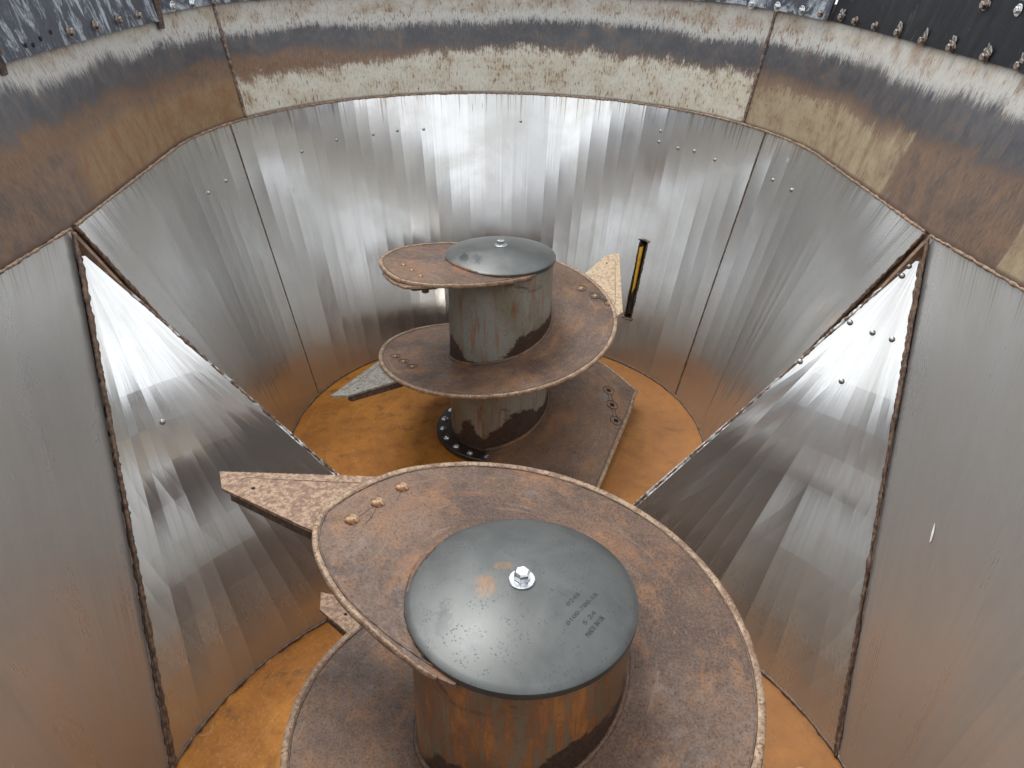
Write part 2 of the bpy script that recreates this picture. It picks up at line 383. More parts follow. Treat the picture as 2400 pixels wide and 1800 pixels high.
def prism(poly, z0, z1, bev=0.):
    bm = bmesh.new(); vb = [bm.verts.new((p[0], p[1], z0)) for p in poly]; vt = [bm.verts.new((p[0], p[1], z1)) for p in poly]
    bm.faces.new(vt); bm.faces.new(vb[::-1]); n = len(poly)
    for i in range(n): bm.faces.new((vb[i], vb[(i+1) % n], vt[(i+1) % n], vt[i]))
    if bev: bmesh.ops.bevel(bm, geom=bm.edges[:], offset=bev, segments=1, affect='EDGES')
    bmesh.ops.recalc_face_normals(bm, faces=bm.faces)
    me = bpy.data.meshes.new('prism'); bm.to_mesh(me); bm.free(); return me
def basis(n, up=Vector((0, 0, 1))):
    z = Vector(n).normalized(); x = up.cross(z)
    if x.length < .05: x = Vector((1, 0, 0)).cross(z)
    x.normalize(); y = z.cross(x); return Matrix((x, y, z)).transposed()
def place(o, p, n, rot=0):
    o.matrix_local = Matrix.Translation(Vector(p)) @ (basis(n) @ Matrix.Rotation(rot, 3, 'Z')).to_4x4()

# shared bolt meshes
def hexbolt(rw, rh, hh, tw=.003):
    """washer + hex head, one mesh"""
    bm = bmesh.new()
    def cyl(r, z0, z1, n, r2=None):
        r2 = r2 or r
        b = [bm.verts.new((r*math.cos(2*PI*i/n), r*math.sin(2*PI*i/n), z0)) for i in range(n)]
        t = [bm.verts.new((r2*math.cos(2*PI*i/n), r2*math.sin(2*PI*i/n), z1)) for i in range(n)]
        for i in range(n): bm.faces.new((b[i], b[(i+1) % n], t[(i+1) % n], t[i]))
        return t
    t = cyl(rw, 0, tw*.7, 28); t2 = cyl(rw, tw*.7, tw, 28, rw*.93); bm.faces.new(t2)
    t = cyl(rh*.98, tw, tw+hh*.15, 24, rh*.92); bm.faces.new(t)
    t = cyl(rh, tw+hh*.12, tw+hh*.85, 6); t = cyl(rh, tw+hh*.85, tw+hh, 6, rh*.8); bm.faces.new(t)
    bmesh.ops.recalc_face_normals(bm, faces=bm.faces)
    me = bpy.data.meshes.new('bolt'); bm.to_mesh(me); bm.free(); return me
def dome(r, h, n=20, m=5):
    prof = [(r*math.cos(PI/2*k/m), h*math.sin(PI/2*k/m)) for k in range(m)]+[(0.0004, h)]
    return lathe([(r, -.002)]+prof, n)

# ------------------------------------------------------------------ the tub's wall surface
R0, S, HL, HR = 1.022, 1.0177, 1.38, 1.93
def bt(th):
    if 0 <= th <= 180:
        c, sn = math.cos(math.radians(th)), math.sin(math.radians(th))
        return (R0*c, S+R0*sn), (1.325*c, S+1.42*sn), (1.42*c, S+1.555*sn)
    sg = 1 if th < 0 else -1
    u = (-th if th < 0 else th-180)/90.
    a = math.radians(-13*u)
    return (sg*R0*math.cos(a), S+R0*math.sin(a)), (sg*(1.325-.055*u), S*(1-u)), (sg*(1.42-.02*u), S*(1-u))
def wall(th, h, near=False, off=0.):
    """th: 0..180 far arc (0 right, 180 left), -90 / 270 the middle of the tub; near=True mirrors to the near half"""
    b, t, t2 = bt(th)
    if h <= HL: k = h/HL; x, y = b[0]+(t[0]-b[0])*k, b[1]+(t[1]-b[1])*k
    else: k = (h-HL)/.47; x, y = t[0]+(t2[0]-t[0])*k, t[1]+(t2[1]-t[1])*k
    if off:
        cx, cy = x, y-(S if 0 <= th <= 180 else y)
        d = math.hypot(cx, cy); x -= cx/d*off; y -= cy/d*off
    return Vector((x, -y if near else y, h))
def wnorm(th, h, near=False):
    a, b, c = wall(th, h, near), wall(th+.5, h, near), wall(th, h+.01, near)
    n = (b-a).cross(c-a).normalized()
    ctr = Vector((0, -S if near else S, h)) - a
    return n if n.dot(ctr) > 0 else -n
def arc_u(th, near=False):      # metres along the wall
    return th/180*PI*1.25 + (20 if near else 0)

def sheet(ths, hs, near=False, off=0., jit=0., seed=3, holes=None, zone=None, thick=0.):
    rd = random.Random(seed); vs, uv, fs, zz, pp = [], [], [], [], []
    for th in ths:
        j = rd.uniform(-jit, jit); j2 = rd.uniform(-jit, jit)*.6
        for h in hs:
            k = h/HL
            vs.append(wall(th, h, near, off+j+(j2-j)*k)); uv.append((arc_u(th, near), h))
            if zone: a, b = zone(th); zz.append(a); pp.append(b)
    m = len(hs)
    for i in range(len(ths)-1):
        for q in range(m-1):
            if holes and holes(ths[i], ths[i+1], hs[q], hs[q+1]): continue
            f = (i*m+q, (i+1)*m+q, (i+1)*m+q+1, i*m+q+1)
            fs.append(f[::-1] if not near else f)
    me = mesh('sheet', vs, fs, uv)
    if zone:
        lfv = [min(1., max(0., (th-85)/60.)) if th < 155 else 1. for th in ths for _ in hs]
        for nm, arr in (('zone', zz), ('patch', pp), ('leftish', lfv)):
            at = me.attributes.new(nm, 'FLOAT', 'POINT'); at.data.foreach_set('value', arr)
    if thick:
        pass
    return me
def lin(a, b, n): return [a+(b-a)*i/n for i in range(n+1)]

tub = root('mixer_tub', (0, 0, 0), 'big open feed mixer tub with polished steel walls and a rusty orange floor', 'mixer tub')

# floor: two touching discs
for near in (False, True):
    vs = [(0, 0, 0)]; fs = []; n = 128
    rings = [.2, .45, .7, .9, R0+.004]
    vs = []; 
    for r in rings:
        for i in range(n):
            a = 2*PI*i/n; vs.append((r*math.cos(a), (-S if near else S)+r*math.sin(a), -.004 if near else 0.))
    for k in range(len(rings)-1):
        for i in range(n):
            j = (i+1) % n; fs.append((k*n+i, (k+1)*n+i, (k+1)*n+j, k*n+j))
    fs.append(tuple(range(n)))
    f = link('floor_plate', mesh('floor', vs, fs), 'floor', tub)
    cyy = -S if near else S
    ring = [(R0*math.cos(math.radians(a)), cyy+R0*math.sin(math.radians(a)), .004) for a in np.arange(0, 361, 2.)]
    link('floor_weld', strip(ring, .0055, .45, 5, .010, 11+near), 'weld', tub)
# small bridge plate under the gap between the discs
link('floor_bridge', mesh('bridge', [(-.42, -.2, -.008), (.42, -.2, -.008), (.42, .2, -.008), (-.42, .2, -.008)], [(0, 1, 2, 3)]), 'floor', tub)

# outer shell behind the liners (seen only in the gaps), and the slot hole
SLOT = (44.0, 46.3, .262, .700)
def slothole(a, b, h0, h1): return a >= SLOT[0]-1e-6 and b <= SLOT[1]+1e-6 and h0 >= SLOT[2]-1e-6 and h1 <= SLOT[3]+1e-6
SHELL_HS = [0, SLOT[2], SLOT[3], 1.1, HL]
th_full = sorted(set(lin(-90, 0, 8)+lin(0, 180, 60)+lin(180, 270, 8)+[SLOT[0], SLOT[1]]))
for near in (False, True):
    sh = link('shell', sheet(th_full, SHELL_HS, near, -.014, holes=None if near else slothole), 'shell', tub)

# stainless liners, press-braked into narrow flats (flat shaded)
def facets(a, b, w=4.1, seed=0):
    rd = random.Random(seed); n = max(1, round((b-a)/w)); L = [a]
    for i in range(1, n): L.append(a+(b-a)*(i+rd.uniform(-.22, .22))/n)
    return L+[b]
LH = [0, .05, SLOT[2], SLOT[3], 1.0, 1.2, HL]
liners = {}
def liner(a, b, near, mat, seed, jit=.0013, label=None, extra=None, holes=None, top=HL):
    ths = facets(a, b, 4.1, seed)
    if extra:
        ths = [t for t in ths if min(abs(t-e) for e in extra) > 1.2 and not (extra[0] < t < extra[-1])]+list(extra); ths.sort()
    o = link('liner_panel', sheet(ths, LH, near, 0., jit, seed, holes), mat, tub, smooth=False)
    if label: o['label'] = label
    liners[(a, near)] = o; return o
SEAM_L, SEAM_R = 160.3, 18.6
lc = liner(SEAM_R+.25, SEAM_L-.25, False, 'liner', 5, extra=[SLOT[0], SLOT[1]], holes=slothole, label='wide brushed centre sheet of the far wall')
ll = liner(SEAM_L+.25, 180, False, 'liner', 6); liner(180, 269.0, False, 'liner', 61)
lr = liner(0, SEAM_R-.25, False, 'liner', 7); liner(-89.0, 0, False, 'liner', 71)
liner(-88.6, 0, True, 'liner_side', 8, .0003); liner(0, 90, True, 'liner_side', 9, .0009)
liner(90, 180, True, 'liner_side', 10, .0009); liner(180, 268.6, True, 'liner_side', 12, .0003)

# slot pocket with its dark frame lips
pk = bmesh.new()
def wpt(th, h, o=0.): return wall(th, h, False, o)
a0, a1, h0, h1 = SLOT
F_ = [wpt(a0, h0, .001), wpt(a1, h0, .001), wpt(a1, h1, .001), wpt(a0, h1, .001)]
B_ = [wpt(a0, h0, -.09), wpt(a1, h0, -.09), wpt(a1, h1, -.09), wpt(a0, h1, -.09)]
link('slot_pocket', mesh('pocket', F_+B_, [(0, 4, 5, 1), (1, 5, 6, 2), (2, 6, 7, 3), (3, 7, 4, 0), (4, 7, 6, 5)]), 'dark', tub, smooth=False)
for h, r in ((h0, .006), (h1, .005)):
    link('torn_lip', strip([wpt(a0-.5, h, .004), wpt((a0+a1)/2, h-.002 if h < .5 else h+.006, .012), wpt(a1+.5, h, .004)], r, .4, 5, .006, 5), 'weld_bright', tub)
for th in (a0, a1):
    link('slot_weld', strip([wpt(th, lin(h0, h1, 12)[i], .002) for i in range(13)], .0040, .6, 5, .006, int(th)), 'dark', tub)

# upper wall
def zone(th, near=False):
    if near: return 1., .9
    if th > 155: return 1., max(0., (th-225)/70.)
    if th < 26: return 2., max(0., (-th-38)/50.)
    return 0., 0.
ths = sorted(set(lin(-90, 0, 12)+lin(0, 180, 72)+lin(180, 270, 12)+[25.95, 26.05, 154.95, 155.05]))
UH = [HL+.002]+lin(1.40, HR, 8)
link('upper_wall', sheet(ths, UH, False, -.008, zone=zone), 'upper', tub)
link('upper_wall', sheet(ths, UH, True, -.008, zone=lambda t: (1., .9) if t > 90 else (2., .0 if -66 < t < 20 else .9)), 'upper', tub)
for th, sd_ in ((154.95, 21), (25.9, 22)):
    link('seam_cover', strip([wall(th, h, False, -.006) for h in lin(HL+.005, HR, 10)], .0085, .22, 6, .01, sd_), 'weld_dark', tub)
# top weld along the liner
for near in (False, True):
    for a, b in ((-88.6, 268.6),):
        pts = [wall(a+(b-a)*i/180, HL+.003, near, .0025) for i in range(181)]
        link('top_weld', strip(pts, .0052, .5, 5, .009, 31+near), 'weld_brown', tub)
# panel seams (thin dark welds)
for th in (SEAM_L, SEAM_R):
    link('seam_weld', strip([wall(th, h, False, -.0005) for h in lin(0, HL, 10)], .0034, .55, 5, .008, int(th)), 'weld', tub)

# ---------------------------------------------------------------- gussets (ruled from an apex to the floor circle)
def gusset(side, near, seed):
    rd = random.Random(seed); sy = -1 if near else 1
    A = Vector((side*1.272, sy*.003, 1.325))
    a0, a1 = 13.2, 78.4                     # degrees from the side point towards the tub's middle
    n = 15; vs, uv, fs = [], [], []
    rows = [0.02, .08, .15, .22, .3, .38, .46, .54, .62, .7, .78, .86, .93, 1.]
    for i in range(n+1):
        a = math.radians(a0+(a1-a0)*i/n)
        B = Vector((side*R0*math.cos(a), sy*(S-R0*math.sin(a)), 0))
        j = rd.uniform(-.0016, .0016) if 0 < i < n else 0
        S0 = Vector((side*R0*math.cos(math.radians(a0)), sy*(S-R0*math.sin(math.radians(a0))), 0))
        E0 = Vector((side*R0*math.cos(math.radians(a1)), sy*(S-R0*math.sin(math.radians(a1))), 0))
        Bf = S0.lerp(E0, i/n)
        for k, t in enumerate(rows):
            p = A.lerp(Bf.lerp(B, t**1.25), t)
            bulge = .010*math.sin(PI*t)*math.sin(PI*i/n)
            nrm = Vector((side*.61, -sy*.615, -.49)).normalized()
            wob = rd.uniform(-.0003, .0003) if 0 < i < n and 0 < k < len(rows)-1 else 0
            p = p + nrm*(bulge + j*t + wob)
            vs.append(p); uv.append((i*.075+seed*3, 1.2-(A-p).length*.8))
    m = len(rows)
    for i in range(n):
        for k in range(m-1):
            f = (i*m+k, (i+1)*m+k, (i+1)*m+k+1, i*m+k+1)
            fs.append(f)
    g = link('gusset_plate', mesh('gusset', vs, fs, uv), 'gusset', tub, smooth=False)
    return g, A, vs[:], m, n
for side in (-1, 1):
    for near in (True, False):
        g, A, vs, m, n = gusset(side, near, 40+side*3+near)
        e0 = [vs[k] for k in range(m)]; e1 = [vs[n*m+k] for k in range(m)]
        sy_ = -1 if near else 1
        T_, S_ = Vector((side*1.268, sy_*.0, 1.378)), Vector((side*.993, sy_*.785, 0))
        nb = Vector((side*.61, -sy_*.615, -.49)).normalized()
        ps = [T_.lerp(S_, t) for t in lin(0, 1, 6)]
        vv = [p+Vector((side*.018, sy_*.05, 0)) for p in ps]+[p+Vector((side*.014, 0, -.004)) for p in ps]+[p+Vector((-side*.006, -sy_*.004, 0))+nb*.034 for p in ps]
        link('corner_backing', mesh('backing', vv, [(i+7*k, i+1+7*k, i+8+7*k, i+7+7*k) for i in range(6) for k in (0, 1)]), 'shell', tub, smooth=False)
        if near:
            link('gusset_weld', strip([v+Vector((-side*.003, 0, 0)) for v in e0], .0075 if side < 0 else .006, .45, 6, .008, 50+side), 'weld', tub)
            link('ridge_weld', strip([Vector((v.x, 0, v.z)) for v in e1], .0055, .6, 6, .008, 53+side), 'weld_bright', tub)
            # bare brown strip between gusset and side liner
            sy = -1
            q = []
            topv = Vector((side*1.262, sy*.02, 1.372)); Sb = Vector((side*.990, -.772, .002))
            wd = .022
            for t in lin(0, 1, 12):
                p = topv.lerp(Sb, t); q.append(p)
            g0 = [Vector(e0[0]).lerp(Vector(e0[-1]), t) for t in lin(0, 1, 12)]
            if side > 0:
                cut = 7
                for nm, mt, lo, hi in (('brown_strip', 'shell', 0, cut), ('steel_strip', 'liner_side', cut, 12)):
                    up_ = Vector((-side, -.3, .6)).normalized()*.004
                    vv = [p+up_ for p in g0[lo:hi+1]]+[p+up_ for p in q[lo:hi+1]]; k_ = hi-lo+1
                    link(nm, mesh('strip', vv, [(i, i+1, k_+i+1, k_+i) for i in range(k_-1)], [(p.y, p.z) for p in vv]), mt, tub)
                link('strip_weld', strip([p+Vector((-.002, -.004, .004)) for p in q], .0045, .6, 6, .008, 72), 'weld', tub)
            else:
                up_ = Vector((-side, -.3, .6)).normalized()*.003
                vv = [p+up_ for p in g0]+[p+up_ for p in q]
                link('brown_strip', mesh('strip', vv, [(i, i+1, 14+i, 13+i) for i in range(12)], [(p.y, p.z) for p in vv]), 'shell', tub)
                link('strip_weld', strip([p+Vector((.004, -.004, .003)) for p in q], .0065, .4, 6, .008, 73), 'weld', tub)
        else:
            link('gusset_weld', strip(e0, .006, .4, 6, .012, 60+side), 'weld', tub)
    # thick brown end cap of the ridge, widest at the top
    A = Vector((side*1.272, 0, 1.36)); E = Vector((side*.98, 0, .95))
    vv = [A+Vector((side*.01, -.007, .02)), A+Vector((side*.01, .009, .02)), E+Vector((side*.02, .004, -.02)), E+Vector((side*.02, -.004, -.02))]
    vv = vv+[v+Vector((side*.03, 0, -.03)) for v in vv]
    link('ridge_cap', mesh('cap', vv, [(0, 1, 2, 3), (0, 4, 5, 1), (1, 5, 6, 2), (2, 6, 7, 3), (3, 7, 4, 0)]), 'shell', tub, smooth=False)
    link('ridge_weld', strip([wall(-89 if side > 0 else 269, h, False, .003) for h in lin(1.38, .72, 10)], .006, .5, 5, .008, 75+side), 'weld', tub)

# ---------------------------------------------------------------- little bolt heads on the walls
nubm = dome(.0085, .006, 12, 3)
def nub(par, p, nrm, sc=1.):
    o = bpy.data.objects.new('bolt_head', nubm); C.collection.objects.link(o)
    if not nubm.materials: nubm.materials.append(MAT['nub'])
    o.parent = par; place(o, Vector(p)+Vector(nrm)*.0005, nrm); o.scale = (sc,)*3; return o
for p in nubm.polygons: p.use_smooth = True
for th, h in ((142.4, 1.178), (132.3, 1.199), (122.3, 1.2), (115.8, 1.206), (108.9, 1.203), (83.7, 1.239), (47.1, 1.266), (46.9, 1.212),
              (41.4, 1.201), (36.8, 1.206), (30.4, 1.193), (11.2, 1.205), (3.7, 1.208), (175.1, 1.163), (167.5, 1.168)):
    par = lc if SEAM_R < th < SEAM_L else (ll if th > 90 else lr)
    nub(par, wall(th, h, False, .002), wnorm(th, h))
GN = {s: Vector((-s*.62, -.60, .50)).normalized() for s in (-1, 1)}
gl = [o for o in tub.children if o.name.startswith('gusset_plate')]
def near_g(side):
    best = None
    for o in gl:
        v = o.data.vertices[60].co
        if v.x*side > 0 and v.y < 0: best = o
    return best
from mathutils.bvhtree import BVHTree
def tree(o): return BVHTree.FromPolygons([v.co for v in o.data.vertices], [tuple(p.vertices) for p in o.data.polygons])
CAMP = Vector((-0.0819067, -2.17016829, 2.11017099))
for side, L in ((-1, [(-1.262, -.03, 1.277), (-1.057, -.183, .829)]),
                (1, [(1.232, -.012, 1.285), (1.214, -.02, 1.257), (1.085, -.03, 1.10), (1.14, -.075, 1.087), (1.183, -.115, 1.084), (.955, -.02, .955), (1.06, -.115, .933)])):
    g = near_g(side); T = tree(g)
    for p in L:
        loc, nr, i, d = T.find_nearest(Vector(p))
        if nr.dot(CAMP-loc) < 0: nr = -nr
        nub(g, loc, nr, 1.15)
# small gouges: thin bright slivers
def sliver(par, p, nrm, along, ln, wd):
    z = Vector(nrm).normalized(); y = (Vector(along)-z*Vector(along).dot(z)).normalized(); x = y.cross(z)
    pts = [(-wd*.4, -ln*.5), (wd*.5, -ln*.42), (wd*.9, 0), (wd*.3, ln*.5), (-wd*.1, ln*.40), (-wd*.6, 0)]
    vs = [Vector(p)+x*a+y*b+z*.0012 for a, b in pts]+[Vector(p)+z*.0028]
    o = link('gouge', mesh('gouge', vs, [(i, (i+1) % 6, 6) for i in range(6)]), 'fresh', par, smooth=False); return o
sliver(lc, wall(54.9, .718), wnorm(54.9, .718), (0, 0, 1), .05, .004)
sliver(lc, wall(96.1, 1.31, False, .003), wnorm(96.1, 1.31), (0, 0, 1), .05, .003)
sliver(lc, wall(93.5, 1.32, False, .003), wnorm(93.5, 1.32), (0, 0, 1), .035, .003)
sliver(lc, wall(147.5, 1.008, False, .003), wnorm(147.5, 1.0), (0, 0, 1), .025, .002)
sliver(lr, wall(8.8, 1.309, False, .003), wnorm(8.8, 1.3), (.1, 0, 1), .025, .002)
nr_panel = liners[(-88.6, True)]
sliver(nr_panel, wall(-55.7, .739, True, .004), wnorm(-55.7, .739, True), (.5, .5, 1), .058, .0055)

# ---------------------------------------------------------------- skirt of rubber belting around the rim
def skirt(name, mat, segs, near, zb, zt, off, label, cat, thick=.010, seed=0):
    """segs: (th0, th1); zb/zt: functions of th"""
    a, b = segs; n = max(6, int(abs(b-a)/2.5)); vs, uv, fs = [], [], []
    rd = random.Random(seed); w_ = 0
    for i in range(n+1):
        th = a+(b-a)*i/n; w_ = w_*.7+rd.uniform(-.0015, .0015)
        for o_, hh in ((off, zb(th)), (off, (zb(th)+zt(th))/2), (off, zt(th)), (off-thick, zt(th)), (off-thick, zb(th))):
            vs.append(wall(th, hh, near, o_+w_)); uv.append((arc_u(th, near), hh))
    m = 5
    for i in range(n):
        for k in range(m):
            k2 = (k+1) % m; fs.append((i*m+k, i*m+k2, (i+1)*m+k2, (i+1)*m+k))
    fs.append(tuple(range(m))); fs.append(tuple(n*m+k for k in range(m))[::-1])
    r = root(name, wall((a+b)/2, 1.9, near), label, cat); me = mesh('skirt', vs, fs, uv)
    bm = bmesh.new(); bm.from_mesh(me); bmesh.ops.recalc_face_normals(bm, faces=bm.faces); bm.to_mesh(me); bm.free()
    o = link('belt', me, mat, r, smooth=False); o.location = -r.location; return r
def interp(tab):
    X = [t[0] for t in tab]; Y = [t[1] for t in tab]; return lambda th: float(np.interp(th, X, Y))
zb_ = interp([(-90, 1.844), (-40, 1.853), (4, 1.862), (17, 1.873), (35, 1.896), (90, 1.90), (155, 1.868), (170, 1.850)])
zl_ = interp([(170, 1.826), (190, 1.823), (218, 1.820), (262, 1.812), (270, 1.812)])
zt_ = lambda th: 2.010
zt2 = lambda th: 2.05
OFF = .016
skL = skirt('rubber_skirt', 'rubber_worn', (171.0, 262.5), False, zl_, zt2, OFF, 'blue-grey scuffed rubber belt bolted to the rim at top left', 'rubber skirt', seed=1)
skM = skirt('rubber_skirt', 'rubber_worn', (11.6, 170.6), False, zb_, zt2, OFF, 'scuffed middle rubber belt along the far rim between the brown clip and the black belt', 'rubber skirt', seed=2)
skR = skirt('rubber_skirt', 'rubber', (-90, 11.2), False, zb_, zt_, OFF-.012, 'long black rubber belt with a row of worn bolts at top right', 'rubber skirt', seed=3)
skN = skirt('rubber_skirt', 'rubber', (-90, 90), True, lambda t: 1.844, zt_, OFF, 'plain black rubber belt along the near right rim closest to the viewer', 'rubber skirt', seed=4)
skO = skirt('rubber_skirt', 'rubber_worn', (90, 270), True, lambda t: 1.815, zt_, OFF, 'scuffed rubber belt along the near left rim closest to the viewer', 'rubber skirt', seed=5)
# pale rim rail showing above the black belt
sb_new = hexbolt(.021, .012, .010); sb_old = hexbolt(.017, .0125, .012)
for me_, mt in ((sb_new, 'zinc'), (sb_old, 'bolt_old')): me_.materials.append(MAT[mt])
def skbolt(par, th, h, me_, off, near=False, sc=1.):
    nr = wnorm(th, h, near); nr.z = 0.05; nr.normalize()
    p = wall(th, h, near, off+.001)-par.location
    o = bpy.data.objects.new('belt_bolt', me_); C.collection.objects.link(o); o.parent = par; place(o, p, nr, random.uniform(0, 1)); o.scale = (sc,)*3
    return o
for th, h in ((224.7, 1.852), (207.4, 1.854), (189.9, 1.857), (177.2, 1.858)): skbolt(skL, th, h, sb_old, OFF)
for th, h in ((166.4, 1.872), (161, 1.878), (155.2, 1.885), (145, 1.91), (134, 1.915), (31.4, 1.898), (25.1, 1.898), (18.8, 1.893)): skbolt(skM, th, h, sb_new, OFF)
skbolt(skM, 13.6, 1.89, sb_old, OFF)
for th, h in ((8.6, 1.888), (4.3, 1.882), (-5.1, 1.877), (-22.3, 1.872), (-39.2, 1.864), (-55.6, 1.862), (-73.2, 1.857), (-88.6, 1.855), (-61.2, 1.988)): skbolt(skR, th, h, sb_old, OFF-.012)
skbolt(skR, -76, 1.985, sb_new, OFF-.012, sc=.8)
# pale scuffs round the worn bolts are wear on the belt: small irregular patches lying on it
wear = m_simple('scuff_wear', (.42, .40, .36), .6, 0., (60, .3), (.07, .07, .07), (.44, .54))
hole_me = dome(.007, .001, 12, 2); hole_me.materials.append(MAT['hole'])
for th, h in ((249.6, 1.842), (245.9, 1.839), (240.9, 1.85), (234.3, 1.861)):
    o = skbolt(skL, th, h, hole_me, OFF); o.name = 'bolt_hole'
def scuff(par, th, h, sx, sy_, off):
    rd = random.Random(int(th*10)); nr = wnorm(th, h); nr.z = 0; nr.normalize(); B = basis(nr); vs = [(0, 0, .0012)]
    n = 18
    for i in range(n):
        a = 2*PI*i/n; r = 1+rd.uniform(-.35, .3); vs.append((sx*r*math.cos(a), sy_*r*math.sin(a)+sy_*.35, .0008))
    o = link('scuff_mark', mesh('scuff', vs, [(0, i+1, (i+1) % n+1) for i in range(n)]), wear, par); place(o, wall(th, h, False, off)-par.location, nr); return o
for th, h in ((8.6, 1.888), (-22.3, 1.872), (-39.2, 1.864), (-55.6, 1.862), (-73.2, 1.857), (-88.6, 1.855), (-61.2, 1.988)): scuff(skR, th, h, .020, .027, OFF-.012)

# two dark steel clips hanging over the left belt
def clip(th, z0, z1, wd, label):
    nr = wnorm(th, 1.9); nr.z = 0; nr.normalize()
    p = wall(th, 1.9, False, OFF+.004); r = root('belt_clip', (p.x, p.y, z0), label, 'steel clip')
    me = prism([(-wd/2, 0), (wd/2, 0), (wd/2, .010), (wd*.1, .014), (-wd/2, .010)], 0, z1-z0, .0015)
    o = link('strap', me, 'rod', r, smooth=False)
    t = Vector((0, 0, 1)).cross(nr); o.matrix_local = Matrix((t, nr, Vector((0, 0, 1)))).transposed().to_4x4()
    return r
clip(170.7, 1.797, 2.08, .040, 'dark brown steel clip over the belt edge near the left upper seam')
clip(262.0, 1.782, 2.06, .030, 'dark brown steel clip at the far left edge of the photo')

# ---------------------------------------------------------------- shear bar in the slot
pm = wpt((a0+a1)/2, .28, -.02); sb = root('shear_bar', pm, 'retracted bar with worn yellow paint inside the dark slot of the far wall', 'shear bar')
def slab(pts, mat, name):
    me = mesh(name, pts, [(0, 1, 2, 3), (4, 7, 6, 5), (0, 4, 5, 1), (1, 5, 6, 2), (2, 6, 7, 3), (3, 7, 4, 0)]); o = link(name, me, mat, sb, smooth=False); o.location = -pm; return o
am = (a0+a1)/2
slab([wpt(a0+1.15, .275, -.03), wpt(am+.60, .275, -.012), wpt(am+.60, .672, .006), wpt(a0+1.3, .672, -.01),
      wpt(a0+1.15, .275, -.05), wpt(am+.6, .275, -.03), wpt(am+.6, .672, -.014), wpt(a0+1.3, .672, -.03)], 'rod', 'bar')
slab([wpt(am+.10, .43, -.010), wpt(am+.66, .40, -.006), wpt(am+.72, .660, .010), wpt(am-.05, .665, .004),
      wpt(am+.10, .43, -.02), wpt(am+.66, .40, -.016), wpt(am+.72, .660, .0), wpt(am-.05, .665, -.006)], 'yellow', 'painted_face')
slab([wpt(am+.66, .275, -.02), wpt(a1-.15, .275, -.015), wpt(a1-.05, .69, -.006), wpt(am+.72, .69, -.004),
      wpt(am+.66, .275, -.05), wpt(a1-.15, .275, -.05), wpt(a1-.05, .69, -.03), wpt(am+.72, .69, -.03)], 'dark', 'guide')

# ---------------------------------------------------------------- augers
ZI = [(255, .035), (301, .105), (354, .195), (440, .305), (520, .405), (560, .450), (608, .495), (658, .550), (714, .630), (760, .705), (800, .765), (840, .822), (880, .880), (915, .922), (940, .930), (965, .925), (990, .921), (1026, .920)]
ZO = [(255, .030), (301, .055), (340, .070), (376, .105), (400, .165), (440, .257), (480, .336), (520, .408), (560, .458), (600, .498), (640, .539), (680, .590), (720, .654), (760, .719), (800, .770), (840, .823), (880, .884), (915, .936), (940, .948), (965, .935), (990, .922), (1026, .920)]
RO = [(255, .252), (268, .42), (285, .82), (300, .763), (308, .694), (316, .648), (326, .614), (338, .601), (350, .615), (360, .654), (368, .69), (376, .763), (385, .735), (400, .709), (440, .656), (480, .614), (520, .583), (560, .556), (600, .546), (640, .538), (680, .535), (720, .538), (760, .531), (800, .527), (840, .529), (880, .530), (915, .534), (938, .536), (948, .505), (957, .440), (968, .382), (982, .315), (1000, .272), (1026, .250)]
def smooth_tab(tab, corners=()):
    X = np.array([t[0] for t in tab], float); Y = np.array([t[1] for t in tab])
    g = np.arange(X[0], X[-1]+.5, 1.); y = np.interp(g, X, Y)
    k = np.exp(-.5*(np.arange(-12, 13)/5.)**2); k /= k.sum()
    yp = np.pad(y, 12, mode='edge'); ys = np.convolve(yp, k, 'valid')
    wgt = np.ones_like(g)
    for c in corners: wgt = np.minimum(wgt, np.clip(np.abs(g-c)/10., 0, 1))
    ys = ys*wgt+y*(1-wgt); ys[0] = y[0]; ys[-1] = y[-1]
    return lambda a: float(np.interp(a, g, ys))
zi, zo, ro = smooth_tab(ZI), smooth_tab(ZO), smooth_tab(RO, (376, 938, 285))
TH = .012; RI = .236
PHI = sorted(set(list(np.arange(255, 1026.1, 2.5))+[376, 938, 1026]))
def fl(phi, t, dz=0.):
    """point on the flight's upper face: t = 0 at the tube, 1 at the outer edge"""
    R = RI+(ro(phi)-RI)*t; z = zi(phi)+(zo(phi)-zi(phi))*t+dz; a = math.radians(phi)
    return Vector((R*math.cos(a), R*math.sin(a), z))
def fl_R(phi, R, dz=0.):
    return fl(phi, (R-RI)/max(ro(phi)-RI, .01), dz)
BOLT_R, BOLT_H = dome(.0180, .0085, 18, 4), dome(.0125, .004, 16, 3)
for me_ in (BOLT_R, BOLT_H):
    me_.materials.append(MAT['rivet_tan'])
    for p in me_.polygons: p.use_smooth = True
FB = hexbolt(.017, .0095, .009); FB.materials.append(MAT['zinc'])
KN = [(-.15, -.05)]+[(-.15+.03*0, .0)]
def knife_poly(kind):
    if kind == 'short': return [(-.10, -.05), (-.07, .104), (.00, .115), (.075, .118), (.15, .10), (.184, -.005), (.10, -.06)]
    P = [(-.16, -.06)]
    a, b = (-.16, .004), (.166, .426); n = 30
    dx, dy = b[0]-a[0], b[1]-a[1]; L = math.hypot(dx, dy); nx, ny = -dy/L, dx/L
    P.append(a)
    for i in range(1, n*2):
        t = i/(n*2.); w_ = .0032 if i % 2 else -.0012
        P.append((a[0]+dx*t+nx*w_, a[1]+dy*t+ny*w_))
    P += [b, (.170, .415), (.202, .361), (.165, .09), (.135, -.06)]
    return P
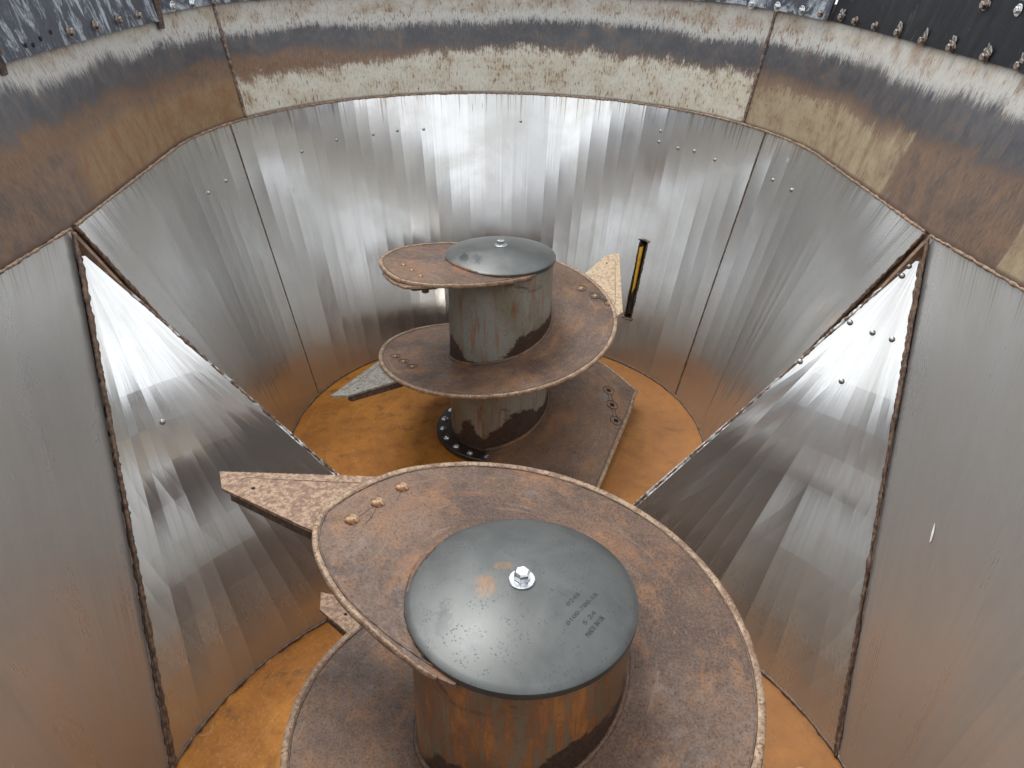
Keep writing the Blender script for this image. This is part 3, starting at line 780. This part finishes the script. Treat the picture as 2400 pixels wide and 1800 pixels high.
def auger(label, cy, rot, knives, raised):
    r = root('vertical_auger', (0, cy, 0), label, 'auger', 'twin mixing augers in the tub'); r.rotation_euler = (0, 0, math.radians(rot))
    # tube
    tb = link('tube', lathe([(.262, .0), (.262, .012), (.243, .022), (RI, .032)]+[(RI, z) for z in lin(.05, .915, 60)], 120), 'tube_rusty' if raised else 'tube', r)
    ab, be = [], []
    for v in tb.data.vertices:
        ph = math.degrees(math.atan2(v.co.y, v.co.x)) % 360; zs = [zi(ph+360*k_) for k_ in range(4) if 255 <= ph+360*k_ <= 1026]
        up = [v.co.z-z_ for z_ in zs if v.co.z >= z_-.004]; dn = [z_-v.co.z for z_ in zs if z_ > v.co.z]
        ab.append(min(up+[v.co.z-.03 if v.co.z > .03 else 0.])); be.append(min(dn) if dn else 1.)
    for nm, arr in (('above', ab), ('below', be)):
        at = tb.data.attributes.new(nm, 'FLOAT', 'POINT'); at.data.foreach_set('value', arr)
    # base flange with bolts
    fb = link('base_flange', lathe([(.24, .0)]+[(.306, .002), (.310, .006), (.310, .026), (.307, .030), (.23, .030)], 96), 'flange', r, smooth=False)
    for k in range(20):
        a = math.radians(18*k+6)
        b = bpy.data.objects.new('flange_bolt', FB); C.collection.objects.link(b); b.parent = fb
        b.location = (.278*math.cos(a), .278*math.sin(a), .030); b.rotation_euler = (0, 0, random.uniform(0, 1))
    # flighting
    ts = [0, .12, .25, .4, .55, .7, .82, .92, 1.]
    vs, fs = [], []; m = len(ts)
    for p in PHI:
        for t in ts:                       # slight dish near the tube (weld fillet) and wear
            vs.append(fl(p, t, .004*max(0, 1-t*8)))
        for t in ts: vs.append(fl(p, t, -TH))
    M2 = 2*m
    for i in range(len(PHI)-1):
        for k in range(m-1):
            a, b = i*M2+k, (i+1)*M2+k
            fs.append((a, a+1, b+1, b)); fs.append((a+m, b+m, b+m+1, a+m+1))
        a, b = i*M2+m-1, (i+1)*M2+m-1; fs.append((a, a+m, b+m, b))
        a, b = i*M2, (i+1)*M2; fs.append((a+m, a, b, b+m))
    for e in (0, len(PHI)-1):
        for k in range(m-1):
            a = e*M2+k; f = (a, a+m, a+m+1, a+1); fs.append(f if e == 0 else f[::-1])
    me = mesh('flight', vs, fs); me.polygons.foreach_set('use_smooth', [True]*len(me.polygons))
    fo = link('flight', me, 'auger', r)
    em = fo.modifiers.new('edges', 'EDGE_SPLIT'); em.split_angle = math.radians(40)
    # hard-faced outer edge: a raised lighter band standing 2.5 mm proud, plus the weld line behind it
    rd = random.Random(3); vs, fs = [], []; q = 7; wj = 0
    EPH = [p for p in PHI if 290 <= p <= 1018]
    for p in EPH:
        wj = wj*.5+rd.uniform(-.0007, .0007); wd = (.014+wj*.6)*min(1, max(.25, (1022-p)/60))
        Ro = ro(p)
        prof = [(Ro-wd, .0005), (Ro-wd+.003, .0022), (Ro-wd*.3, .0026), (Ro+.0015+wj, .0012), (Ro+.003+wj, -TH*.5), (Ro+.002, -TH-.001), (Ro-.004, -TH-.002)]
        for R_, dz in prof: vs.append(fl_R(p, R_, dz))
    for i in range(len(EPH)-1):
        for k in range(q-1): fs.append((i*q+k, i*q+k+1, (i+1)*q+k+1, (i+1)*q+k))
    eo = link('edge_band', mesh('edge', vs, fs), 'edge', r)
    link('edge_weld', strip([fl_R(p, ro(p)-.0175, .0004) for p in EPH], .0022, .5, 5, .008, 9), 'weld', r)
    link('tube_weld', strip([fl(p, 0.0, .004)+Vector((math.cos(math.radians(p)), math.sin(math.radians(p)), 0))*.003 for p in PHI if p < 1015], .0075, .25, 6, .008, 8), 'auger', r)
    # cap
    H = .0407; rc = .245; zc = .934
    prof = [(.236, zc-.020), (rc-.002, zc-.020), (rc, zc-.017), (rc, zc-.003), (rc-.004, zc)]
    nn = 22
    for i in range(1, nn+1):
        rr = (rc-.004)*(1-i/nn)+.0005; u_ = rr/(rc-.004)
        prof.append((rr, zc+H*(1-u_**2.1)))
    co = link('end_cap', lathe(prof, 128), 'cap_marked' if raised else 'cap', r)
    if 'end_cap' not in co.name: pass
    em = co.modifiers.new('edges', 'EDGE_SPLIT'); em.split_angle = math.radians(35)
    big = hexbolt(.0285, .0175, .021, .005); big.materials.append(MAT['zinc'])
    b = bpy.data.objects.new('cap_bolt', big); C.collection.objects.link(b); b.parent = co; b.location = (0, 0, zc+H-.0005); b.rotation_euler = (0, 0, math.radians(-rot+14))
    # knives
    for kd in knives:
        phi, kind = kd[0], kd[1]
        a = math.radians(phi); rad = .505 if kind != 'short' else .43
        z = fl_R(phi, rad).z
        poly = knife_poly(kind)
        me = prism(poly, -.0045, .0045, .0008)
        ko = link('knife', me, 'knife_grey' if kind == 'grey' else ('knife_tan' if len(kd) > 4 and kd[4] == 1.001 else 'knife'), r, smooth=False)
        ko['label'] = {'grey': 'bare grey serrated knife blade', 'short': 'short worn-down knife under the top turn', 'full': 'rust-speckled serrated knife blade'}[kind]
        # local frame: u along the bolt row, v outwards, w up along the flight's normal
        d = 2.; pu = fl_R(phi+d, rad)-fl_R(phi-d, rad); pu.normalize()
        pv = fl_R(phi, rad+.03)-fl_R(phi, rad-.1); pv.normalize()
        nz = pu.cross(pv)*-1 if pu.cross(pv).z < 0 else pu.cross(pv)
        nz.normalize(); pv = (pv-nz*pv.dot(nz)).normalized(); pu = pu-nz*pu.dot(nz)-pv*pu.dot(pv); pu.normalize()
        Bm = Matrix((pu, pv, nz)).transposed()
        tw = Matrix.Rotation(math.radians(kd[2] if len(kd) > 2 else 4), 3, 'Z')
        org = fl_R(phi, rad)-nz*(TH+.0075)+pv*(kd[3] if len(kd) > 3 else 0)
        ks = kd[4] if len(kd) > 4 else 1.; Km_s = Matrix.Diagonal((1, ks, 1, 1))
        Km = Matrix.Translation(org) @ (Bm @ tw).to_4x4() @ Km_s; ko.matrix_local = Km
        if kind != 'short':
            kh = link('knife_hole', lathe([(.0001, .0052), (.0052, .0052), (.0052, .004)], 14), 'hole', ko, smooth=False); kh.location = (.152, .30, 0)
            link('grind_line', strip([(-.10, .03, .0046), (.0, .165, .0048), (.10, .30, .0048), (.135, .352, .0046), (.150, .355, .0044)], .0014, .25, 4, .008, 4), 'weld_brown', ko)
        # backing bar under the knife
        if kind != 'short':
            bp_ = prism([(.125, -.06), (.155, .06), (.190, .345), (.165, .352), (.08, .10), (.07, -.06)], -.034, -.008, .001)
            bo = link('backing_bar', bp_, 'rod', r, smooth=False); bo.matrix_local = Km
        else:
            bo = link('backing_bar', prism([(-.02, -.05), (.02, .07), (.14, .06), (.16, -.04)], -.020, -.0065, .001), 'rod', r, smooth=False); bo.matrix_local = Km
            for (u_, v_) in ((.0, .05), (.13, .0)):
                nb = bpy.data.objects.new('nut', FB_nut); C.collection.objects.link(nb); nb.parent = r
                nb.matrix_local = Km @ Matrix.Translation((u_, v_, -.021)) @ Matrix.Rotation(PI, 4, 'X')
        # bolt row, rounded heads on top, with the lobed outline of the cut plate
        for i, uu in enumerate((-.085, 0, .085)):
            pp = org + (Bm @ tw @ Vector((uu, 0, 0))); ap = math.degrees(math.atan2(pp.y, pp.x)); ap += round((phi-ap)/360)*360
            hd = fl_R(ap, math.hypot(pp.x, pp.y))
            bo2 = bpy.data.objects.new('knife_bolt', BOLT_R if raised else BOLT_H); C.collection.objects.link(bo2); bo2.parent = r
            bo2.matrix_local = Matrix.Translation(hd+nz*.001) @ Bm.to_4x4()
            if not raised and kind != 'short':
                cc = [hd+nz*.0008+(pu*math.cos(t_)+pv*math.sin(t_))*.0245 for t_ in [2*PI*k/20 for k in range(21)]]
                link('bolt_seat', strip(cc, .0014, .4, 4, .006, i+3), 'dark', r)
                if i < 2:
                    nx = Bm @ tw @ Vector((1, 0, 0))
                    for s_ in (-1, 1):
                        link('plate_joint', strip([hd+nz*.0008+nx*(.022)+pv*.009*s_, hd+nz*.0008+nx*.042+pv*.004*s_, hd+nz*.0008+nx*(.063)+pv*.009*s_], .0012, .4, 4, .006, i), 'dark', r)
            elif raised and i < 2:
                nx = Bm @ tw @ Vector((1, 0, 0))
                link('plate_joint', strip([hd+nz*.0006+nx*.016-pv*.012, hd+nz*.0006+nx*.045-pv*.026, hd+nz*.0006+nx*.075-pv*.034], .0007, .6, 4, .006, i), 'dark', r)
                link('plate_joint', strip([hd+nz*.0006+nx*.018-pv*.002, hd+nz*.0006+nx*.066-pv*.004], .0006, .6, 4, .006, i+5), 'dark', r)
    # empty bolt holes on the lowest turn
    for i, ph in enumerate((375.0, 364.5, 353.5)):
        Rr = (.590, .575, .582)[i]; hd = fl_R(ph, Rr); d = 1.
        pu = (fl_R(ph+d, Rr)-fl_R(ph-d, Rr)).normalized(); pv = (fl_R(ph, Rr+.01)-fl_R(ph, Rr-.01)).normalized(); nz = pu.cross(pv)
        if nz.z < 0: nz = -nz
        Bm = Matrix((pu, pv, nz)).transposed()
        ho = link('bolt_hole', prism([(-.0105, -.0105), (.0105, -.0105), (.0105, .0105), (-.0105, .0105)], 0, .0012), 'hole', r, smooth=False)
        ho.matrix_local = Matrix.Translation(hd) @ Bm.to_4x4()
        cc = [hd+nz*.0008+(pu*math.cos(t_)+pv*math.sin(t_))*.030 for t_ in [2*PI*k/20 for k in range(21)]]
        link('bolt_seat', strip(cc, .0016, .4, 4, .006, i+3), 'dark', r)
        if i < 2:
            h2 = fl_R((364.5, 353.5)[i], (.575, .582)[i]); dr = (h2-hd); L_ = dr.length; dr.normalize(); sd2 = nz.cross(dr)
            for s_ in (-1, 1):
                link('plate_joint', strip([hd+nz*.0008+dr*.028+sd2*.012*s_, hd+nz*.0008+dr*L_*.5+sd2*.007*s_, h2+nz*.0008-dr*.028+sd2*.012*s_], .0013, .4, 4, .006, i), 'dark', r)
    return r, co
FB_nut = hexbolt(.016, .0145, .014); FB_nut.materials.append(MAT['rod'])
DELTA = 68.0
far, fcap = auger('far rusty auger by the slotted steel wall, the smaller of the two in view', S, 0,
                  [(929, 'short', 0), (552, 'grey', -21, -.05), (736, 'full', -30, -.03, 1.001)], False)
nea, ncap = auger('near rusty auger in the foreground with stamped numbers on its grey domed cap', -S, -DELTA,
                  [(926, 'full', -4, -.055, .92), (550, 'full', -8, -.170, .92), (736, 'full', -30)], True)

# stamped characters on the near cap (real marks on the steel)
ra = math.radians(DELTA)
def capz(x, y): u_ = min(1, math.hypot(x, y)/.241); return .934+.0407*(1-u_**2.1)
def stamp(txt, p0, p1, size):
    p0, p1 = Vector(p0), Vector(p1); d = p1-p0; L = d.length; ang = math.atan2(d.y, d.x)
    cu = bpy.data.curves.new('stamp', 'FONT'); cu.body = txt; cu.size = size; cu.extrude = .0; cu.resolution_u = 2; cu.space_character = 1.0
    tmp = bpy.data.objects.new('tmp', cu); C.collection.objects.link(tmp); bpy.context.view_layer.update()
    me = bpy.data.meshes.new_from_object(tmp.evaluated_get(bpy.context.evaluated_depsgraph_get())); bpy.data.objects.remove(tmp)
    xs = [v.co.x for v in me.vertices]; x0, x1 = min(xs), max(xs)
    bm = bmesh.new(); bm.from_mesh(me); bmesh.ops.subdivide_edges(bm, edges=[e for e in bm.edges if e.calc_length() > .004], cuts=1)
    for v in bm.verts:
        x = (v.co.x-x0)/(x1-x0)*L; y = v.co.y
        wx = p0.x+math.cos(ang)*x-math.sin(ang)*y; wy = p0.y+math.sin(ang)*x+math.cos(ang)*y
        lx = wx*math.cos(ra)-wy*math.sin(ra); ly = wx*math.sin(ra)+wy*math.cos(ra)
        v.co = (lx, ly, capz(wx, wy)+.0007)
    bm.to_mesh(me); bm.free()
    o = link('stamped_text', me, 'stamp', ncap, smooth=False); return o
stamp('0245', (.091, -.066), (.1194, -.0327), .0125)
stamp('0100-780-1R', (.087, -.1112), (.1581, -.0262), .0125)
stamp('5 24', (.1212, -.1063), (.1471, -.0758), .0125)
stamp('MADE IN UK', (.1255, -.1331), (.164, -.0839), .0150)

# crumbs on the floor at lower right
for i, (x, y, sc) in enumerate(((.86, -.99, .008), (.84, -1.03, .005), (.80, -1.16, .006))):
    bm = bmesh.new(); bmesh.ops.create_icosphere(bm, subdivisions=2, radius=sc); rd = random.Random(i)
    for v in bm.verts: v.co *= rd.uniform(.75, 1.2)
    me = bpy.data.meshes.new('crumb'); bm.to_mesh(me); bm.free()
    o = link('dirt_crumb', me, 'crumb', None); o.location = (x, y, sc*.5)
    tag(o, ('largest dark crumb on the rusty floor at lower right', 'small dark crumb just beside the largest one', 'dark crumb lying nearest the near auger edge at lower right')[i], 'crumb')
